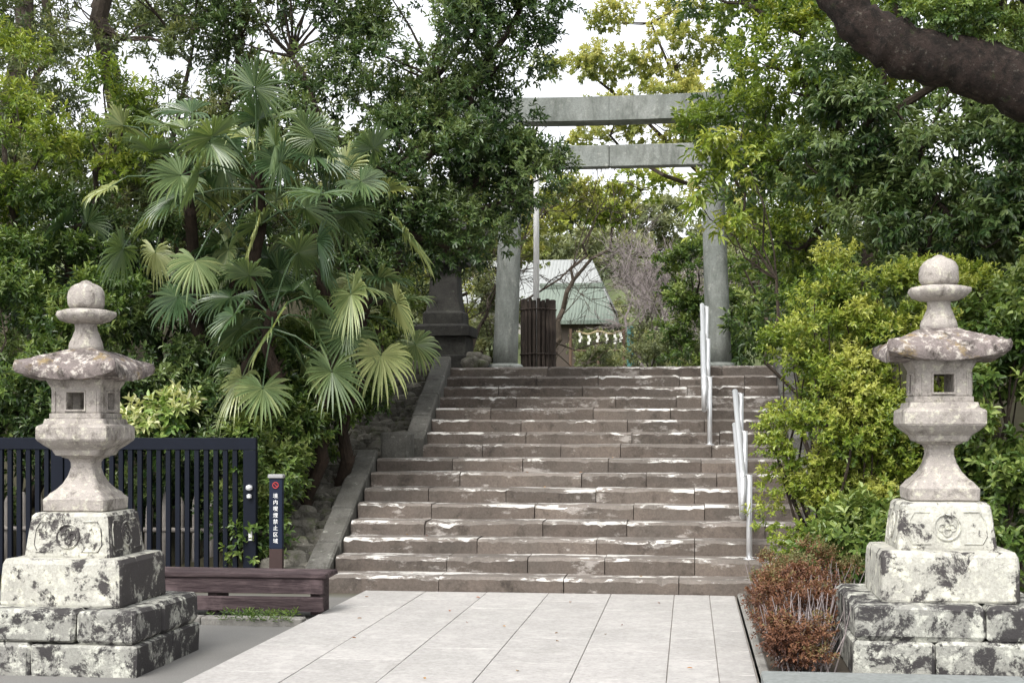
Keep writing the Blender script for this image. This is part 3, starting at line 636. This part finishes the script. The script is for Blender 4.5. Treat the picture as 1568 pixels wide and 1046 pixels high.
# ---------------------------------------------------------------- right side
mb=MB()
def hedge(mb,pts,**kw):
    for c,R,ns in pts: crown(mb,c,R,ns,root=(c[0],c[1]+.2,.2),**kw)
hedge(mb,[((1.2,12.5,.65),(.42,.35,.7),44),((1.17,12.5,1.6),(.46,.38,.75),48),((1.27,12.7,2.4),(.48,.42,.6),36),((1.6,12.4,1.2),(.4,.3,.9),36),((1.9,12.4,.8),(.5,.35,.8),38),((1.95,12.5,1.75),(.55,.38,.8),44),((2.0,12.8,2.55),(.6,.45,.55),36),((1.35,13.6,2.3),(.42,.6,.9),26),((1.35,15.2,2.6),(.38,.7,.8),20)],rsub=.17,nspr=36,ll=.045,lw=.022,tw=.085,base=.54,L=10,inner=.45,up=.6)
mb.build('lime_green_hedge',[M_bark,L_lime])
shrub('camellia_shrub',[((2.6,12.1,.7),(.6,.4,.75),28),((3.3,12.1,1.1),(.6,.4,1.1),32),((2.7,12.3,1.7),(.6,.4,.8),30),((3.3,12.4,2.5),(.7,.5,.9),32),((1.45,11.9,.5),(.35,.2,.4),18)],L_mid,rsub=.24,nspr=30,ll=.08,lw=.038,base=.5)
tree('camellia_tree',(2.9,14.2,.3),(2.7,14.1,3.),[((2.2,13.9,3.4),(.9,.7,.6),30),((3.1,13.8,3.9),(.9,.7,.9),32),((1.5,14.4,4.1),(.7,.6,.6),22),((2.2,14.3,4.7),(1.,.8,.8),32),((3.4,14.2,5.2),(1.1,.8,.8),28)],.08,L_dark,rsub=.26,nspr=27,ll=.09,lw=.034,base=.66,droop=.5)
tree('camphor_tree',(2.4,16.4,1.2),(1.9,16.2,4.2),[((.72,16.,4.75),(.7,.7,.5),24),((1.4,16.,5.6),(1.0,.8,.75),32),((.6,16.4,6.7),(.95,.9,.7),24),((2.2,16.,6.9),(1.2,.9,.9),30),((3.4,16.,6.4),(1.2,.9,1.),30),((1.3,16.2,3.9),(.5,.6,.7),16)],.11,L_lime,rsub=.3,nspr=26,ll=.08,lw=.03,base=.33)
tree('camphor_tree',(3.8,15.,.8),(3.6,14.8,5.),[((2.9,14.4,6.2),(1.,.8,.7),20),((4.2,14.4,5.6),(.9,.8,1.),20)],.12,L_yel,rsub=.3,nspr=22,ll=.08,lw=.03,base=.2)
it=[]
for x in np.arange(1.4,9,1.7):
    for z in (3.2,4.9,6.6,8.2): it.append(((x+rng.uniform(-.4,.4),20.5+rng.uniform(-.8,.8),z),(1.2,.9,1.1),17))
mass('background_trees',it,L_mid,rsub=.45,nspr=20,ll=.12,lw=.045,tw=.2,base=.38)
mb=MB()
for k in range(340):
    x=rng.uniform(.55,1.2); y=rng.uniform(8.85,11.7)
    if x>.90 and y<9.95: x=.86-rng.uniform(0,.3)
    p=np.array([x,y,.04]); tip=p+np.array([rng.normal(0,.08),rng.normal(0,.1),rng.uniform(.3,.5)])
    tube(mb,[p,(p+tip)/2+rng.normal(size=3)*.03,tip],[.006,.004,.002],4,0,cap=False)
for c_,R_,n_,b_ in (((.66,8.95,.25),(.16,.2,.18),22,.42),((.66,9.5,.30),(.22,.28,.22),34,.4),((.80,10.3,.35),(.36,.45,.26),46,.42),((.86,11.3,.40),(.40,.5,.26),30,.75)):
    crown(mb,c_,R_,n_,rsub=.09,nspr=44,L=8,ll=.024,lw=.012,tw=.06,base=b_,inner=.4,up=.8)
mb.build('russet_azalea_bush',[M_barkg,L_red])
mb=MB()
bp=np.array([(5.2,11.8,0),(5.0,11.7,1.5),(4.5,11.5,2.8),(3.6,11.2,3.6),(2.7,11.05,4.0),(2.1,11.,4.25),(1.6,11.,4.38),(1.25,11.,4.62),(1.03,11.05,5.05),(.95,11.2,5.8)])
tt=np.linspace(0,9,64); bq=np.stack([np.interp(tt,range(10),bp[:,k]) for k in range(3)],1)
for _ in range(2): bq[1:-1]=(bq[:-2]+bq[1:-1]*2+bq[2:])/4
bq+=rng.normal(0,.010,bq.shape)
tube(mb,bq,np.interp(tt,range(10),[.44,.38,.32,.27,.23,.21,.19,.17,.15,.13])*(1+rng.normal(0,.045,64)),22,0)
tube(mb,limb((2.9,11.05,4.05),(2.3,11.2,5.7),7,.06),np.linspace(.11,.06,7),10,0)
crown(mb,(1.95,11.,4.62),(.45,.2,.10),14,rsub=.11,nspr=24,L=8,ll=.04,lw=.02,tw=.06,base=.5)
crown(mb,(2.35,11.,4.50),(.3,.15,.08),10,rsub=.10,nspr=20,L=8,ll=.06,lw=.010,tw=.05,base=.55)
crown(mb,(1.6,11.3,6.3),(1.4,1.,.6),24,rsub=.3,nspr=20,base=.5)
crown(mb,(3.4,11.3,6.0),(1.4,1.,.7),24,rsub=.3,nspr=20,base=.5)
mb.build('old_camphor_tree',[M_bigbark,L_mid],smooth=True)
mb=MB(); q=limb((1.3,14.6,1.0),(.55,14.4,3.9),8,.03); tube(mb,q,np.linspace(.028,.012,8),6,0)
for c in ((.5,14.4,4.1),(.25,14.4,4.4),(.05,14.4,3.9),(.35,14.4,3.5)):
    tube(mb,limb(q[5],c,5,.06),[.012,.01,.008,.006,.004],5,0,cap=False); crown(mb,c,(.22,.2,.16),6,rsub=.12,nspr=6,L=6,ll=.11,lw=.035,tw=.1,base=.5,droop=.7)
mb.build('young_camellia_sapling',[M_bark,L_lime])
# ---------------------------------------------------------------- distance
tree('lime_maple_tree',(-4.4,29,2.6),(-4.2,29,4.6),[((-2.9,29,6.2),(1.2,.8,.5),24),((-3.9,29,5.2),(1.1,.8,.8),28),((-4.9,29,4.6),(1.0,.8,1.),26)],.08,L_yel,rsub=.3,nspr=18,ll=.10,lw=.05,base=.45)
tree('camphor_tree',(2.4,37,3),(1.6,37,7.),[((-.3,36,9.4),(1.7,1.,.9),34),((-2.0,36,9.2),(1.0,1.,.6),16),((-2.6,36.5,10.9),(1.3,1.,.5),13),((1.2,36,8.2),(1.6,1.,1.4),34),((-.4,36.5,11.0),(1.3,1.,.6),20),((-1.0,37,12.2),(2.0,1.,.4),14)],.13,L_yel,rsub=.42,nspr=22,ll=.12,lw=.06,base=.55)
tree('lime_maple_tree',(-4.2,43,3.4),(-3.5,43,6.),[((-2.9,43,8.2),(1.4,.8,.5),24),((-1.5,43,8.9),(1.1,.8,.45),16)],.09,L_lime,rsub=.35,nspr=18,ll=.13,lw=.07,base=.62)
shrub('round_evergreen_shrub',[((.1,26,4.2),(.75,.6,.75),34),((.45,26,3.2),(.8,.6,.8),28),((1.2,25,4.8),(.9,.7,1.3),30)],L_mid,rsub=.24,nspr=26,ll=.08,lw=.036,base=.45)
shrub('roadside_shrub',[((-1.9,30,2.75),(.45,.5,.35),12),((-.9,29,2.9),(.6,.5,.45),16),((.0,28,2.9),(.6,.5,.5),14),((-3.6,26,3.4),(.5,.5,.9),18),((-4.4,27,4.),(.9,.6,1.2),24),((-.6,33,3.3),(.7,.5,.5),16),((.3,34,3.8),(.8,.5,.7),16),((-3.0,44,4.0),(.7,.5,.5),12)],L_far,rsub=.24,nspr=20,ll=.09,lw=.036,base=.42)
it=[]
for x in np.arange(-16,14,3.2):
    for (y,z) in ((56,5.5),(72,9.),(74,12.)): 
        if y==56 and -11<x<-2: continue
        it.append(((x*(y/60)+rng.uniform(-1,1),y+rng.uniform(-2,2),z+rng.uniform(-.6,.6)),(2.6,1.6,2.0),26))
mass('forest_hill',it,L_far,rsub=.8,nspr=26,ll=.26,lw=.12,tw=.35,base=.5)
def bare(name,foot,h,seed,mat=M_barkg,lvl=5,r0=.09,nb=4):
    mb=MB(); r=np.random.default_rng(seed)
    def rec(p,d,l,rad,k):
        n=4; pts=[p]; dd=d
        for i in range(n):
            dd=nrm(dd+r.normal(size=3)*.16+np.array([0,0,.04])); pts.append(pts[-1]+dd*l/n)
        tube(mb,pts,np.linspace(rad,max(rad*.62,.004),n+1),5 if k>1 else 3,0,cap=False)
        if k==0: return
        for j in range(nb if k>1 else 3):
            q=pts[r.integers(2,n+1)]; rec(q,nrm(dd+r.normal(size=3)*.6),l*r.uniform(.6,.82),max(rad*.5,.006),k-1)
    rec(np.array(foot,float),np.array([0,0,1.]),h,r0,lvl); return mb.build(name,[mat])
bare('bare_cherry_tree',(-.9,33,2.8),1.3,3,lvl=5,r0=.05,nb=4); bare('bare_cherry_tree',(-1.2,38,3),1.6,8,lvl=5,r0=.06,nb=4); bare('bare_cherry_tree',(-.4,30,2.8),1.15,9,lvl=5,r0=.04,nb=4)
bare('bare_branch_tree',(-7.2,18.8,2.2),2.6,5,lvl=5,r0=.09,mat=M_bark,nb=3); bare('bare_branch_tree',(-3.9,24.5,2.5),1.3,6,lvl=5,r0=.05,mat=M_bark,nb=3); bare('bare_branch_tree',(-3.4,26,2.6),2.3,12,lvl=5,r0=.05,mat=M_bark,nb=3)
mb=MB(); n=340; C=np.stack([rng.uniform(-5.6,-3.1,n),rng.choice([11.0,11.2,11.38],n)+rng.normal(0,.02,n),np.full(n,.01)],1); keep=np.sin(C[:,0]*5)+rng.normal(0,.5,n)>.2
sprigs(mb,C[keep],np.tile([[0,0,1.]],(keep.sum(),1))+rng.normal(size=(keep.sum(),3))*.3,6,.05,.012,.03,0,np.full(keep.sum(),.5)); mb.build('kerb_weeds',[L_mid])
mb=MB(); n=26
for k in range(n):
    x=rng.uniform(-3,.35); y=rng.uniform(8,16.3); z=.02 if y<13.15 else .15*(int((y-13.18)/.4)+1)+.01
    sprigs(mb,np.array([[x,y,z]]),np.array([[0,0,1.]]),1,.04,.02,.0,0,np.array([rng.uniform(.2,.9)]),droop=0,alpha=(88,88))
mb.build('fallen_leaves',[leafmat('dry_leaves',[(.25,.05,.02),(.3,.14,.05),(.3,.2,.08)],.7,.1)])
# ---------------------------------------------------------------- world, sun, camera
w=bpy.data.worlds.new('World'); SC.world=w; w.use_nodes=True; nt=w.node_tree; bg=nt.nodes['Background']
sky=nt.nodes.new('ShaderNodeTexSky'); sky.sky_type='NISHITA'; sky.sun_disc=False; sky.sun_elevation=math.radians(52); sky.sun_rotation=math.radians(200); sky.dust_density=4; sky.air_density=1.0
hs=nt.nodes.new('ShaderNodeHueSaturation'); hs.inputs['Saturation'].default_value=.15; hs.inputs['Value'].default_value=2.7; nt.links.new(sky.outputs[0],hs.inputs['Color']); nt.links.new(hs.outputs[0],bg.inputs[0]); bg.inputs[1].default_value=.15
sd=bpy.data.lights.new('sun','SUN'); sd.energy=1.5; sd.angle=math.radians(14); sd.color=(1,.96,.9)
so=bpy.data.objects.new('sun',sd); SC.collection.objects.link(so)
el=math.radians(52); az=math.radians(200); dv=Vector((math.sin(az)*math.cos(el),math.cos(az)*math.cos(el),math.sin(el)))
so.rotation_euler=dv.to_track_quat('Z','Y').to_euler()
cd=bpy.data.cameras.new('camera'); cd.lens=50; cd.sensor_width=36; cd.shift_y=.084; cd.clip_end=3000; cd.clip_start=.1
co=bpy.data.objects.new('camera',cd); SC.collection.objects.link(co); co.location=(0,0,1.55); co.rotation_euler=(math.radians(90),0,math.radians(7.12)); SC.camera=co
SC.view_settings.view_transform='Standard'; SC.view_settings.look='None'; SC.view_settings.exposure=0
print('faces',sum(len(o.data.polygons) for o in SC.objects if o.type=='MESH'),'T',time.time()-T0)
